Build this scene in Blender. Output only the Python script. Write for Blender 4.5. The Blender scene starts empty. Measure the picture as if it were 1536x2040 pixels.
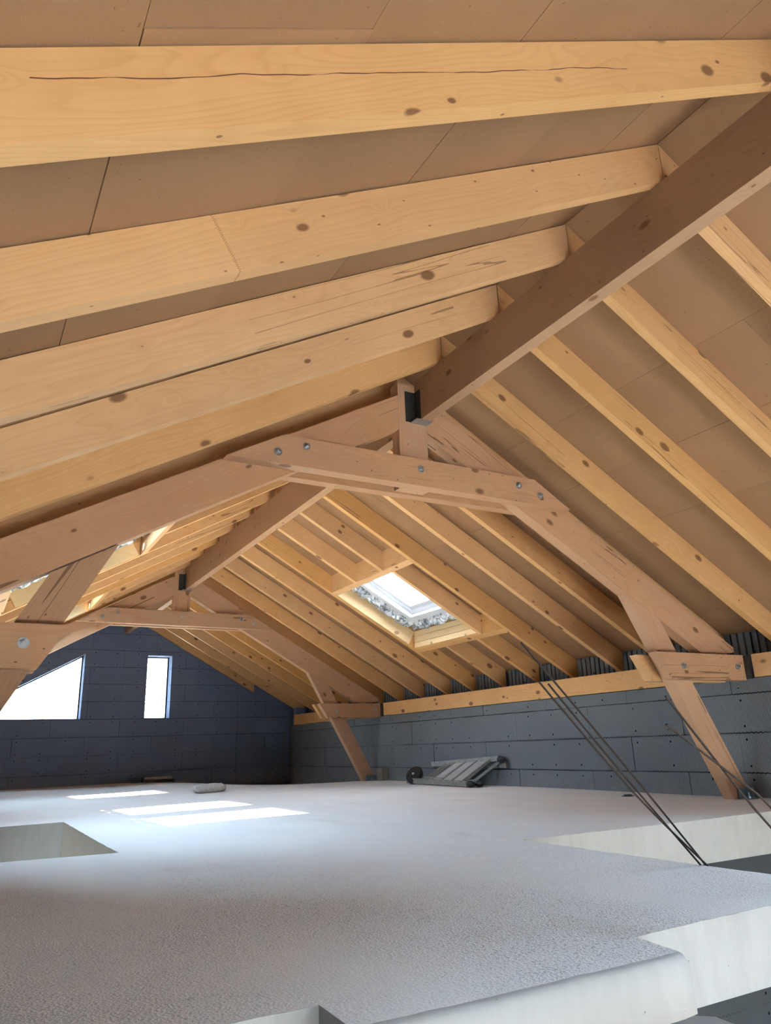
import bpy, bmesh, math, random
from mathutils import Vector, Matrix
random.seed(7)
C = bpy.context.scene.collection
U = 0.5                                   # one drawing unit (camera height over the slab) in metres
def W(x, y, z): return Vector((x*U, y*U, z*U))

# ------------------------------------------------------------------ camera
cam = bpy.data.cameras.new('camera'); camo = bpy.data.objects.new('camera', cam); C.objects.link(camo)
cam.sensor_fit = 'HORIZONTAL'; cam.sensor_width = 36; cam.lens = 36*1472.68/1536
r_, u_, f_ = Vector((.8718,-.4887,-.0326)), Vector((-.1203,-.2783,.9529)), Vector((.4748,.8269,.3014))
Mx = Matrix((r_, u_, -f_)).transposed().to_4x4(); Mx.translation = W(0, 0, 1)
camo.matrix_world = Mx; cam.clip_start = .02; cam.clip_end = 500
bpy.context.scene.camera = camo

# ------------------------------------------------------------------ light, exposure
sc = bpy.context.scene
sc.view_settings.view_transform = 'Standard'; sc.view_settings.look = 'None'
sc.view_settings.gamma = 1; sc.view_settings.use_curve_mapping = False
sc.view_settings.exposure = 1.45
try:
    sc.cycles.max_bounces = 10; sc.cycles.diffuse_bounces = 7; sc.cycles.transparent_max_bounces = 12
    sc.cycles.sample_clamp_indirect = 6; sc.cycles.use_denoising = True; sc.cycles.caustics_reflective = False
except Exception: pass
SKY = 10.0
world = bpy.data.worlds.new('sky'); sc.world = world; world.use_nodes = True
wn = world.node_tree; wn.nodes.clear()
wo = wn.nodes.new('ShaderNodeOutputWorld'); wb = wn.nodes.new('ShaderNodeBackground')
wtc = wn.nodes.new('ShaderNodeTexCoord'); wsx = wn.nodes.new('ShaderNodeSeparateXYZ'); wr = wn.nodes.new('ShaderNodeValToRGB')
wn.links.new(wtc.outputs['Generated'], wsx.inputs[0]); wn.links.new(wsx.outputs['Z'], wr.inputs[0])
wr.color_ramp.elements[0].position = 0.0; wr.color_ramp.elements[0].color = (.72, .86, 1, 1)
wr.color_ramp.elements[1].position = 0.7; wr.color_ramp.elements[1].color = (.52, .74, 1, 1)
wn.links.new(wr.outputs[0], wb.inputs[0]); wb.inputs[1].default_value = SKY
wn.links.new(wb.outputs[0], wo.inputs[0])
SUN = Vector((.557, .49, -1)).normalized()
sun = bpy.data.lights.new('sun', 'SUN'); sun.energy = 46; sun.angle = math.radians(.55); sun.color = (1, .93, .80)
so = bpy.data.objects.new('sun', sun); C.objects.link(so); so.rotation_euler = SUN.to_track_quat('-Z', 'Y').to_euler()
so.location = W(0, 10, 20)
def portal(c, nx, ax, w, h):               # a window for the sky light to be sampled through
    l = bpy.data.lights.new('daylight_portal', 'AREA'); l.shape = 'RECTANGLE'; l.size = w*U; l.size_y = h*U
    l.cycles.is_portal = True
    o = bpy.data.objects.new('daylight_portal', l); C.objects.link(o)
    z = -Vector(nx).normalized(); x = Vector(ax).normalized(); y = z.cross(x)
    m = Matrix((x, y, z)).transposed().to_4x4(); m.translation = W(*c); o.matrix_world = m
S = .565; AX = 5.47; CS = math.cos(math.atan(S)); SN = math.sin(math.atan(S)); TH = math.atan(S)
portal((10.0, -7.9, .85), (0, 1, 0), (1, 0, 0), 2.5, 1.2)
portal((3.9, -7.9, -3.55), (0, 1, 0), (1, 0, 0), 9.5, 2.8)
portal((-1.2, 12, -3.75), (1, 0, 0), (0, 1, 0), 5.0, 1.1)
portal((6.82, 30.6, 3.5), (0, -1, 0), (1, 0, 0), 1.0, 2.5)
portal((2.4, 30.6, 3.4), (0, -1, 0), (1, 0, 0), 3.4, 2.5)

# ------------------------------------------------------------------ materials
def newmat(n):
    m = bpy.data.materials.new(n); m.use_nodes = True; nt = m.node_tree; b = nt.nodes['Principled BSDF']
    return m, nt, b
def N(nt, t, **k):
    n = nt.nodes.new(t)
    for a, v in k.items(): setattr(n, a, v)
    return n
def math_(nt, op, a, b=None, c=None, clamp=False):
    n = N(nt, 'ShaderNodeMath', operation=op); n.use_clamp = clamp
    for i, v in enumerate((a, b, c)):
        if v is None: continue
        if isinstance(v, (int, float)): n.inputs[i].default_value = v
        else: nt.links.new(v, n.inputs[i])
    return n.outputs[0]
def mixc(nt, f, a, b, mode='MIX'):
    n = N(nt, 'ShaderNodeMix', data_type='RGBA', blend_type=mode)
    for i, v in ((0, f), (6, a), (7, b)):
        if isinstance(v, (int, float)): n.inputs[i].default_value = v
        elif isinstance(v, tuple): n.inputs[i].default_value = v if len(v) == 4 else v+(1,)
        else: nt.links.new(v, n.inputs[i])
    return n.outputs[2]
def ramp(nt, x, pts):
    n = N(nt, 'ShaderNodeValToRGB'); nt.links.new(x, n.inputs[0]); e = n.color_ramp.elements
    while len(e) < len(pts): e.new(.5)
    for i, (p, c) in enumerate(pts):
        e[i].position = p; e[i].color = (c, c, c, 1) if isinstance(c, (int, float)) else c+(1,)
    return n.outputs[0]
def noise(nt, vec, scale, detail=3, rough=.5, dist=0.):
    n = N(nt, 'ShaderNodeTexNoise'); n.inputs['Scale'].default_value = scale; n.inputs['Detail'].default_value = detail
    n.inputs['Roughness'].default_value = rough; n.inputs['Distortion'].default_value = dist
    if vec is not None: nt.links.new(vec, n.inputs['Vector'])
    return n.outputs['Fac']
def mapv(nt, vec, sc_, loc=(0, 0, 0)):
    n = N(nt, 'ShaderNodeMapping'); n.inputs['Scale'].default_value = sc_; n.inputs['Location'].default_value = loc
    nt.links.new(vec, n.inputs['Vector']); return n.outputs[0]
def bump(nt, b, h, strength, dist):
    n = N(nt, 'ShaderNodeBump'); n.inputs['Strength'].default_value = strength; n.inputs['Distance'].default_value = dist
    nt.links.new(h, n.inputs['Height']); nt.links.new(n.outputs[0], b.inputs['Normal'])

def wood(name, light, dark, knot=(.16, .07, .03), knots=1., rough=.62, cracks=0., split=None, joint=None):
    m, nt, b = newmat(name)
    tc = N(nt, 'ShaderNodeTexCoord').outputs['Object']; oi = N(nt, 'ShaderNodeObjectInfo').outputs['Random']
    off = N(nt, 'ShaderNodeCombineXYZ')
    nt.links.new(math_(nt, 'MULTIPLY', oi, 37.), off.inputs[0]); nt.links.new(math_(nt, 'MULTIPLY', oi, 91.), off.inputs[1]); nt.links.new(math_(nt, 'MULTIPLY', oi, 53.), off.inputs[2])
    va = N(nt, 'ShaderNodeVectorMath', operation='ADD'); nt.links.new(tc, va.inputs[0]); nt.links.new(off.outputs[0], va.inputs[1]); P = va.outputs[0]
    # knots: cells long in the grain direction
    kv = N(nt, 'ShaderNodeTexVoronoi'); kv.inputs['Scale'].default_value = 1.; kv.inputs['Randomness'].default_value = 1.
    nt.links.new(mapv(nt, P, (4.6, 8., 8.)), kv.inputs['Vector']); kd = kv.outputs['Distance']
    ksep = N(nt, 'ShaderNodeSeparateColor'); nt.links.new(kv.outputs['Color'], ksep.inputs[0])
    krad = math_(nt, 'MULTIPLY', math_(nt, 'POWER', ksep.outputs[0], 1.9), .26)
    kmask = math_(nt, 'MULTIPLY', math_(nt, 'SUBTRACT', 1., math_(nt, 'DIVIDE', kd, math_(nt, 'ADD', krad, .02)), clamp=True), 3., clamp=True)
    khalo = math_(nt, 'SUBTRACT', 1., math_(nt, 'MULTIPLY', kd, 2.4), clamp=True)
    # growth rings, pushed aside by the knots
    n1 = noise(nt, mapv(nt, P, (.55, 3.4, 3.4)), 1.3, 2, .45)
    sx = N(nt, 'ShaderNodeSeparateXYZ'); nt.links.new(P, sx.inputs[0])
    ring = math_(nt, 'ADD', math_(nt, 'ADD', math_(nt, 'MULTIPLY', sx.outputs[1], 55.), math_(nt, 'MULTIPLY', sx.outputs[2], 38.)),
                 math_(nt, 'ADD', math_(nt, 'MULTIPLY', n1, 20.), math_(nt, 'MULTIPLY', math_(nt, 'POWER', khalo, 3.), 3.5)))
    s = math_(nt, 'FRACT', ring)
    rr = ramp(nt, s, [(0, .0), (.5, .2), (.84, .9), (.93, .4), (1, 0)])
    fine = noise(nt, mapv(nt, P, (1.6, 110, 110)), 1., 3, .6)
    big = noise(nt, mapv(nt, P, (1.1, 3, 3)), 1.2, 3)
    flame = noise(nt, mapv(nt, P, (7., 1.5, 1.5)), 1., 2)
    f = math_(nt, 'ADD', math_(nt, 'MULTIPLY', rr, .20), math_(nt, 'ADD', math_(nt, 'MULTIPLY', fine, .34), math_(nt, 'ADD', math_(nt, 'MULTIPLY', big, .5), math_(nt, 'MULTIPLY', flame, .25))))
    f = math_(nt, 'SUBTRACT', f, .28, clamp=True)
    f = math_(nt, 'ADD', f, math_(nt, 'MULTIPLY', math_(nt, 'POWER', khalo, 5.), .3*knots), clamp=True)
    col = mixc(nt, f, light, dark)
    hue = N(nt, 'ShaderNodeHueSaturation'); nt.links.new(col, hue.inputs['Color'])
    nt.links.new(math_(nt, 'ADD', math_(nt, 'MULTIPLY', oi, .16), .92), hue.inputs['Value'])
    nt.links.new(math_(nt, 'ADD', math_(nt, 'MULTIPLY', math_(nt, 'FRACT', math_(nt, 'MULTIPLY', oi, 7.3)), .14), .93), hue.inputs['Saturation'])
    col = mixc(nt, math_(nt, 'MULTIPLY', kmask, .85*knots), hue.outputs[0], knot)
    pv = N(nt, 'ShaderNodeTexVoronoi'); nt.links.new(mapv(nt, P, (9., 17., 17.), (3, 1, 2)), pv.inputs['Vector']); pv.inputs['Scale'].default_value = 1.
    ps = N(nt, 'ShaderNodeSeparateColor'); nt.links.new(pv.outputs['Color'], ps.inputs[0])
    pin = math_(nt, 'MULTIPLY', math_(nt, 'LESS_THAN', pv.outputs['Distance'], .075), math_(nt, 'GREATER_THAN', ps.outputs[1], .5))
    col = mixc(nt, math_(nt, 'MULTIPLY', pin, .8*knots), col, knot)
    if cracks:
        cn = noise(nt, mapv(nt, P, (.16, 7, 7)), 1., 3, .5)
        cl = math_(nt, 'LESS_THAN', math_(nt, 'ABSOLUTE', math_(nt, 'SUBTRACT', cn, .5)), .0035)
        cg = math_(nt, 'GREATER_THAN', noise(nt, mapv(nt, P, (.7, .6, .6), (5, 0, 0)), 1.1, 1), .55)
        col = mixc(nt, math_(nt, 'MULTIPLY', math_(nt, 'MULTIPLY', cl, cg), cracks), col, (.14, .07, .035))
    if split or joint:
        lx = N(nt, 'ShaderNodeSeparateXYZ'); nt.links.new(tc, lx.inputs[0]); X_, Z_ = lx.outputs[0], lx.outputs[2]
    if split:                                   # one long drying crack: height and ends along the timber
        wav = math_(nt, 'MULTIPLY', math_(nt, 'SUBTRACT', noise(nt, mapv(nt, tc, (2.2, 0, 0)), 1., 3), .5), .05)
        dl = math_(nt, 'ABSOLUTE', math_(nt, 'SUBTRACT', math_(nt, 'SUBTRACT', Z_, split[0]), math_(nt, 'ADD', wav, math_(nt, 'MULTIPLY', X_, split[3]))))
        wd = math_(nt, 'MULTIPLY', ramp(nt, noise(nt, mapv(nt, tc, (5, 0, 0)), 1., 2), [(.36, .0), (.5, 1.)]), .0016)
        on = math_(nt, 'MULTIPLY', math_(nt, 'GREATER_THAN', X_, split[1]), math_(nt, 'LESS_THAN', X_, split[2]))
        col = mixc(nt, math_(nt, 'MULTIPLY', math_(nt, 'LESS_THAN', dl, wd), on), col, (.13, .05, .025))
    if joint:
        tri = math_(nt, 'MULTIPLY', math_(nt, 'PINGPONG', Z_, .004), 2.4)
        dj = math_(nt, 'ABSOLUTE', math_(nt, 'SUBTRACT', math_(nt, 'SUBTRACT', X_, joint), tri))
        col = mixc(nt, math_(nt, 'LESS_THAN', dj, .0012), col, (.22, .11, .05))
        col = mixc(nt, math_(nt, 'MULTIPLY', math_(nt, 'GREATER_THAN', X_, joint), .12), col, (.42, .2, .07))
    nt.links.new(col, b.inputs['Base Color']); b.inputs['Roughness'].default_value = rough
    b.inputs['Specular IOR Level'].default_value = .25
    bump(nt, b, f, .25, .002)
    return m
M = {}
M['spruce'] = wood('spruce_wood', (.69, .42, .195), (.47, .235, .08), cracks=.6)
M['spruce_split'] = wood('split_spruce_wood', (.69, .42, .195), (.47, .235, .08), cracks=.0, split=(.012, -1.0, .95, -.02))
M['spruce_joint'] = wood('finger_jointed_spruce', (.69, .42, .195), (.47, .235, .08), cracks=.0, joint=-.365)
M['truss'] = wood('douglas_wood', (.52, .315, .185), (.34, .17, .085), cracks=.8)
M['glulam'] = wood('glulam_wood', (.45, .27, .15), (.29, .155, .075), knots=.9)
M['lining'] = wood('lining_wood', (.82, .64, .38), (.66, .46, .23), knots=.7)

def fibreboard():
    m, nt, b = newmat('wood_fibre_board'); tc = N(nt, 'ShaderNodeTexCoord').outputs['Object']
    oi = N(nt, 'ShaderNodeObjectInfo').outputs['Random']
    n1 = noise(nt, tc, 170, 4, .7); n2 = noise(nt, tc, 2.2, 3)
    f = math_(nt, 'ADD', math_(nt, 'MULTIPLY', n1, .7), math_(nt, 'MULTIPLY', n2, .5))
    col = mixc(nt, f, (.25, .14, .072), (.355, .212, .115))
    h = N(nt, 'ShaderNodeHueSaturation'); nt.links.new(col, h.inputs['Color']); nt.links.new(math_(nt, 'ADD', math_(nt, 'MULTIPLY', oi, .1), .95), h.inputs['Value'])
    col = mixc(nt, ramp(nt, noise(nt, tc, 55, 2), [(.24, 1.), (.29, 0.)]), h.outputs[0], (.22, .11, .06))
    nt.links.new(col, b.inputs['Base Color']); b.inputs['Roughness'].default_value = .9; b.inputs['Specular IOR Level'].default_value = .1
    bump(nt, b, n1, .5, .002); return m
M['fibre'] = fibreboard()

def concrete_top():
    m, nt, b = newmat('rough_concrete'); geo = N(nt, 'ShaderNodeNewGeometry').outputs['Position']
    big = noise(nt, mapv(nt, geo, (1, .6, 1)), .9, 4, .6); mid = noise(nt, geo, 5, 4, .6)
    rough_n = noise(nt, geo, 95, 5, .75, .3)
    vo = N(nt, 'ShaderNodeTexVoronoi'); vo.inputs['Scale'].default_value = 130; nt.links.new(geo, vo.inputs['Vector'])
    sx = N(nt, 'ShaderNodeSeparateXYZ'); nt.links.new(geo, sx.inputs[0])
    near = math_(nt, 'SUBTRACT', 1.25, math_(nt, 'DIVIDE', sx.outputs[1], 5.2), clamp=True)     # coarse, broom-less pour near the stair opening
    mask = math_(nt, 'MULTIPLY', near, ramp(nt, noise(nt, mapv(nt, geo, (1.2, .8, 1)), 1.1, 3), [(.36, .25), (.56, 1.)]))
    h = math_(nt, 'ADD', math_(nt, 'MULTIPLY', rough_n, .8), math_(nt, 'MULTIPLY', vo.outputs['Distance'], .8))
    hh = math_(nt, 'ADD', math_(nt, 'MULTIPLY', h, math_(nt, 'ADD', math_(nt, 'MULTIPLY', mask, 1.), .06)), math_(nt, 'MULTIPLY', mid, .25))
    col = mixc(nt, big, (.54, .535, .53), (.72, .72, .72))
    col = mixc(nt, math_(nt, 'MULTIPLY', mask, .45), col, (.73, .73, .73))
    pit = math_(nt, 'MULTIPLY', ramp(nt, rough_n, [(.36, 1.), (.46, 0.)]), math_(nt, 'MULTIPLY', mask, .8))
    col = mixc(nt, pit, col, (.17, .165, .155))
    col = mixc(nt, ramp(nt, noise(nt, geo, 3.3, 5, .7), [(.62, 0.), (.72, .35)]), col, (.62, .62, .62))
    col = mixc(nt, ramp(nt, noise(nt, mapv(nt, geo, (.8, .5, 1)), 1.7, 3), [(.62, 0.), (.75, .4)]), col, (.42, .37, .29))
    nt.links.new(col, b.inputs['Base Color']); b.inputs['Roughness'].default_value = .85; b.inputs['Specular IOR Level'].default_value = .2
    bump(nt, b, hh, .9, .006); return m
M['slab'] = concrete_top()
def concrete_side(name, ca, cb):
    m, nt, b = newmat(name); geo = N(nt, 'ShaderNodeNewGeometry').outputs['Position']
    big = noise(nt, geo, 3, 4, .6); st = noise(nt, mapv(nt, geo, (22, 22, 2.5)), 1, 3)
    col = mixc(nt, math_(nt, 'ADD', math_(nt, 'MULTIPLY', big, .6), math_(nt, 'MULTIPLY', st, .4)), ca, cb)
    col = mixc(nt, ramp(nt, noise(nt, geo, 90, 2), [(.22, .8), (.27, 0.)]), col, (.13, .12, .11))
    nt.links.new(col, b.inputs['Base Color']); b.inputs['Roughness'].default_value = .8; b.inputs['Specular IOR Level'].default_value = .2
    bump(nt, b, noise(nt, geo, 30, 4), .35, .004); return m
M['cast'] = concrete_side('cast_concrete', (.25, .24, .225), (.41, .405, .395))
M['cast_stained_lifted'] = concrete_side('stained_lifted_concrete', (.42, .40, .35), (.62, .60, .54))  # hole sides: own brownish tint, paled to make up for weak light

def foam(name, ax, base, rib, dash, z0=.37):
    """dark insulating-form block: ribs, perforated seam marks and tie ends. ax = 0 along x, 1 along y"""
    m, nt, b = newmat(name); geo = N(nt, 'ShaderNodeNewGeometry').outputs['Position']
    sx = N(nt, 'ShaderNodeSeparateXYZ'); nt.links.new(geo, sx.inputs[0]); A = sx.outputs[ax]; Z = sx.outputs[2]
    n1 = noise(nt, geo, 1.6, 4, .6); n2 = noise(nt, geo, 140, 2)
    col = mixc(nt, math_(nt, 'ADD', math_(nt, 'MULTIPLY', n1, .75), math_(nt, 'MULTIPLY', n2, .25)), tuple(c*.78 for c in base), tuple(c*1.25 for c in base))
    ribs = math_(nt, 'PINGPONG', math_(nt, 'MULTIPLY', A, 1/.016), .5)
    col = mixc(nt, math_(nt, 'MULTIPLY', math_(nt, 'LESS_THAN', ribs, .17), rib), col, tuple(c*.40 for c in base))
    zz = math_(nt, 'ADD', math_(nt, 'SUBTRACT', Z, z0*U), 16.)
    zf = math_(nt, 'MODULO', zz, .32)
    zd = math_(nt, 'MINIMUM', zf, math_(nt, 'SUBTRACT', .32, zf))
    sq = math_(nt, 'GREATER_THAN', math_(nt, 'FRACT', math_(nt, 'MULTIPLY', A, 1/.042)), .45)
    up = math_(nt, 'LESS_THAN', zf, .16)
    side = math_(nt, 'COMPARE', sq, up, .1)
    da = math_(nt, 'MULTIPLY', math_(nt, 'LESS_THAN', zd, .0065), side)
    da = math_(nt, 'MULTIPLY', da, math_(nt, 'MULTIPLY', ramp(nt, noise(nt, geo, 3.5, 3), [(.38, .15), (.55, 1.)]), dash))
    col = mixc(nt, da, col, (.008, .008, .01))
    # tie ends
    fa = math_(nt, 'SUBTRACT', math_(nt, 'FRACT', math_(nt, 'MULTIPLY', A, 1/.4)), .5)
    fz = math_(nt, 'SUBTRACT', math_(nt, 'DIVIDE', math_(nt, 'SUBTRACT', math_(nt, 'MODULO', zz, .32), .16), .32), .0)
    d2 = math_(nt, 'ADD', math_(nt, 'POWER', math_(nt, 'MULTIPLY', fa, .4), 2.), math_(nt, 'POWER', math_(nt, 'MULTIPLY', math_(nt, 'SUBTRACT', math_(nt, 'ABSOLUTE', fz), .33), .32), 2.))
    gate = math_(nt, 'GREATER_THAN', noise(nt, geo, 2.6, 1), .47)
    col = mixc(nt, math_(nt, 'MULTIPLY', math_(nt, 'LESS_THAN', d2, .00009), gate), col, (.008, .008, .01))
    # dusty foot of the wall
    ft = math_(nt, 'MULTIPLY', math_(nt, 'SUBTRACT', 1., math_(nt, 'DIVIDE', math_(nt, 'ADD', Z, .1), .26), clamp=True), ramp(nt, noise(nt, geo, 6, 5, .7), [(.4, 0.), (.65, 1.)]))
    ft = math_(nt, 'MULTIPLY', ft, math_(nt, 'GREATER_THAN', Z, -.26))
    col = mixc(nt, math_(nt, 'MULTIPLY', ft, .8), col, (.24, .235, .215))
    nt.links.new(col, b.inputs['Base Color']); b.inputs['Roughness'].default_value = .92; b.inputs['Specular IOR Level'].default_value = .08
    bump(nt, b, math_(nt, 'ADD', math_(nt, 'MULTIPLY', math_(nt, 'LESS_THAN', ribs, .17), -rib), n2), .3, .003)
    return m
M['foam_side'] = foam('foam_block_ribbed', 1, (.17, .192, .215), .75, 1.)
M['foam_end'] = foam('foam_block_smooth', 0, (.15, .20, .32), .2, .6)
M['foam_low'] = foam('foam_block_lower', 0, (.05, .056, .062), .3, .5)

def plain(name, col, rough=.5, metal=0., spec=.4, nscale=0, amt=.3):
    m, nt, b = newmat(name); b.inputs['Roughness'].default_value = rough; b.inputs['Metallic'].default_value = metal
    b.inputs['Specular IOR Level'].default_value = spec
    if nscale:
        tc = N(nt, 'ShaderNodeTexCoord').outputs['Object']; n = noise(nt, tc, nscale, 4, .65)
        nt.links.new(mixc(nt, n, tuple(c*(1-amt) for c in col), tuple(min(1, c*(1+amt)) for c in col)), b.inputs['Base Color']); bump(nt, b, n, .2, .002)
    else: b.inputs['Base Color'].default_value = col+(1,)
    return m
M['zinc'] = plain('galvanised_steel', (.42, .44, .46), .38, .85, .5, 30, .25)
M['zinc_dark'] = plain('perforated_dark_steel', (.06, .062, .06), .45, .6, .5, 60, .6)
M['zinc_blue'] = plain('galvanised_shoe', (.22, .29, .34), .4, .6, .5, 20, .2)
M['rust'] = plain('rusty_steel', (.042, .026, .018), .75, .2, .3, 60, .5)
M['alu'] = plain('splattered_aluminium', (.27, .275, .265), .35, .65, .5, 14, .45)
M['alu_bright'] = plain('brushed_aluminium', (.66, .69, .72), .32, .6, .5, 25, .15)
M['alu_dirty'] = plain('mortar_splashed_aluminium', (.20, .195, .18), .6, .3, .4, 22, .75)
M['black'] = plain('black_plastic', (.012, .012, .014), .5, 0, .4)
M['frame_grey'] = plain('dark_window_frame', (.03, .04, .045), .4, 0, .5)
M['frame_white'] = plain('white_window_frame', (.72, .76, .80), .35, 0, .5)
M['teal'] = plain('dull_teal_plastic', (.03, .085, .10), .5, 0, .4, 20, .3)
M['offwhite'] = plain('pale_board', (.42, .38, .38), .6, 0, .3, 20, .2)
M['roof'] = plain('dark_roof_cover', (.05, .05, .05), .9, 0, .1)
M['ground'] = plain('site_gravel', (.56, .54, .50), .95, 0, .1, 3, .3)
M['pale_screed'] = plain('pale_screed', (.62, .60, .57), .9, 0, .1, 3, .08)
M['mortar'] = plain('cement_lump', (.44, .43, .41), .95, 0, .1, 45, .45)
def foilm():
    m, nt, b = newmat('crumpled_foil'); tc = N(nt, 'ShaderNodeTexCoord').outputs['Object']
    n = noise(nt, tc, 11, 4, .65, 1.5)
    nt.links.new(ramp(nt, n, [(.38, (.10, .13, .17)), (.5, (.5, .56, .62)), (.62, (.85, .88, .9))]), b.inputs['Base Color'])  # highlights and shade of the folds put into the colour
    b.inputs['Metallic'].default_value = .55; b.inputs['Roughness'].default_value = .3; bump(nt, b, n, .9, .03); return m
M['foil'] = foilm()
def glassm(name, diffuse):
    m = bpy.data.materials.new(name); m.use_nodes = True; nt = m.node_tree; nt.nodes.clear()
    o = N(nt, 'ShaderNodeOutputMaterial'); g = N(nt, 'ShaderNodeBsdfGlossy'); g.inputs['Roughness'].default_value = .02
    t = N(nt, 'ShaderNodeBsdfTranslucent' if diffuse else 'ShaderNodeBsdfTransparent')
    t.inputs['Color'].default_value = (.86, .85, .86, 1) if diffuse else (.95, .97, .96, 1)
    fr = N(nt, 'ShaderNodeFresnel'); fr.inputs[0].default_value = 1.3
    mx = N(nt, 'ShaderNodeMixShader'); nt.links.new(fr.outputs[0], mx.inputs[0]); nt.links.new(t.outputs[0], mx.inputs[1]); nt.links.new(g.outputs[0], mx.inputs[2])
    nt.links.new(mx.outputs[0], o.inputs[0]); return m
M['glass'] = glassm('clear_glass', False); M['diffuser'] = glassm('white_diffusing_pane', True)  # second pane made translucent to keep direct sun off the side wall

# ------------------------------------------------------------------ builders
def tag(o, label=None, cat=None, group=None, kind=None):
    for k, v in (('label', label), ('category', cat), ('group', group), ('kind', kind)):
        if v: o[k] = v
    return o
def place(o, parent, loc):
    """loc in metres, world; parents carry a translation only"""
    C.objects.link(o)
    if parent is not None:
        o.parent = parent; o.location = Vector(loc) - parent_loc(parent)
    else: o.location = loc
    return o
def parent_loc(p):
    v = Vector((0, 0, 0))
    while p is not None: v = v + p.location; p = p.parent
    return v
def empty(name, x, y, z, **k):
    o = bpy.data.objects.new(name, None); o.empty_display_size = .1; C.objects.link(o); o.location = W(x, y, z); return tag(o, **k)
def mesh_from(bm, name, mat, parent=None, loc=None, rot=(0, 0, 0), bevel=0., centre=True, smooth=False):
    """bm is in metres; with centre the origin goes to the middle of its base"""
    if bevel: bmesh.ops.bevel(bm, geom=[e for e in bm.edges if e.is_manifold and e.calc_face_angle(0) > .5], offset=bevel, segments=1, affect='EDGES')
    bmesh.ops.recalc_face_normals(bm, faces=bm.faces)
    if loc is None:
        loc = Vector((0, 0, 0))
        if centre and len(bm.verts):
            xs = [v.co for v in bm.verts]
            loc = Vector(((min(v.x for v in xs)+max(v.x for v in xs))/2, (min(v.y for v in xs)+max(v.y for v in xs))/2, min(v.z for v in xs)))
            bmesh.ops.translate(bm, verts=bm.verts, vec=-loc)
    me = bpy.data.meshes.new(name); bm.to_mesh(me); bm.free()
    mats = mat if isinstance(mat, (list, tuple)) else [mat]
    for q in mats: me.materials.append(q)
    if smooth: me.polygons.foreach_set('use_smooth', [True]*len(me.polygons))
    o = bpy.data.objects.new(name, me); place(o, parent, loc); o.rotation_euler = rot
    return o
def bm_prism(bm, poly, d, a, b_):
    """poly of 3-vectors (metres), extruded along direction d from a to b_"""
    d = Vector(d)
    v0 = [bm.verts.new(Vector(p)+d*a) for p in poly]; v1 = [bm.verts.new(Vector(p)+d*b_) for p in poly]
    n = len(poly); bm.faces.new(v0); bm.faces.new(v1[::-1])
    for i in range(n): bm.faces.new((v0[i], v1[i], v1[(i+1) % n], v0[(i+1) % n]))
def bm_box(bm, x0, x1, y0, y1, z0, z1):
    bm_prism(bm, [W(x0, y0, z0), W(x1, y0, z0), W(x1, y1, z0), W(x0, y1, z0)], (0, 0, 1), 0, (z1-z0)*U)
def box(name, x0, x1, y0, y1, z0, z1, mat, parent=None, bevel=0.):
    bm = bmesh.new(); bm_box(bm, x0, x1, y0, y1, z0, z1); return mesh_from(bm, name, mat, parent, bevel=bevel)
def timber_xz(name, poly, y0, y1, ang, mat, parent=None, bevel=.0025, holder=None):
    """timber standing in an x-z plane; its local x runs along the grain (ang = rotation about y)"""
    cx = sum(p[0] for p in poly)/len(poly); cz = sum(p[1] for p in poly)/len(poly)
    c, s = math.cos(ang), math.sin(ang); bm = bmesh.new(); loc = []
    for x, z in poly:
        dx, dz = (x-cx)*U, (z-cz)*U; loc.append((dx*c-dz*s, 0, dx*s+dz*c))
    h = (y1-y0)*U/2
    bm_prism(bm, loc, (0, 1, 0), -h, h)
    return mesh_from(bm, name, mat, parent, loc=W(cx, (y0+y1)/2, cz), rot=(0, ang, 0), bevel=bevel)
def timber_y(name, x0, x1, y0, y1, z0, z1, mat, parent=None, bevel=.0025):
    bm = bmesh.new(); a, b_, c = (y1-y0)*U/2, (x1-x0)*U/2, (z1-z0)*U/2
    bm_prism(bm, [(-a, -b_, -c), (a, -b_, -c), (a, b_, -c), (-a, b_, -c)], (0, 0, 1), 0, 2*c)
    return mesh_from(bm, name, mat, parent, loc=W((x0+x1)/2, (y0+y1)/2, (z0+z1)/2), rot=(0, 0, math.pi/2), bevel=bevel)
def bm_cyl(bm, c, d, r, h, n=12, r2=None):
    """c, r, h in metres; axis d"""
    d = Vector(d).normalized(); q = d.to_track_quat('Z', 'Y').to_matrix().to_4x4(); q.translation = Vector(c)+d*h/2
    bmesh.ops.create_cone(bm, cap_ends=True, segments=n, radius1=r, radius2=r if r2 is None else r2, depth=h, matrix=q)
def clip(poly, nx, nz, c):
    """keep nx*x+nz*z <= c"""
    out = []
    for i in range(len(poly)):
        p, q = poly[i], poly[(i+1) % len(poly)]; a, b_ = nx*p[0]+nz*p[1]-c, nx*q[0]+nz*q[1]-c
        if a <= 1e-9: out.append(p)
        if (a < -1e-9 and b_ > 1e-9) or (a > 1e-9 and b_ < -1e-9):
            t = a/(a-b_); out.append((p[0]+(q[0]-p[0])*t, p[1]+(q[1]-p[1])*t))
    return out
def area(p): return abs(sum(p[i][0]*p[(i+1) % len(p)][1]-p[(i+1) % len(p)][0]*p[i][1] for i in range(len(p))))/2
def subtract(polys, hole):
    """hole convex, anticlockwise"""
    out = []
    for poly in polys:
        rest = poly
        for i in range(len(hole)):
            (x0, z0), (x1, z1) = hole[i], hole[(i+1) % len(hole)]; nx, nz = (z1-z0), -(x1-x0); c = nx*x0+nz*z0
            o = clip(rest, -nx, -nz, -c)
            if len(o) > 2 and area(o) > 1e-4: out.append(o)
            rest = clip(rest, nx, nz, c)
            if len(rest) < 3 or area(rest) < 1e-5: break
    return out
def rect(a, b_, c, d): return [(a, c), (b_, c), (b_, d), (a, d)]

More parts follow.
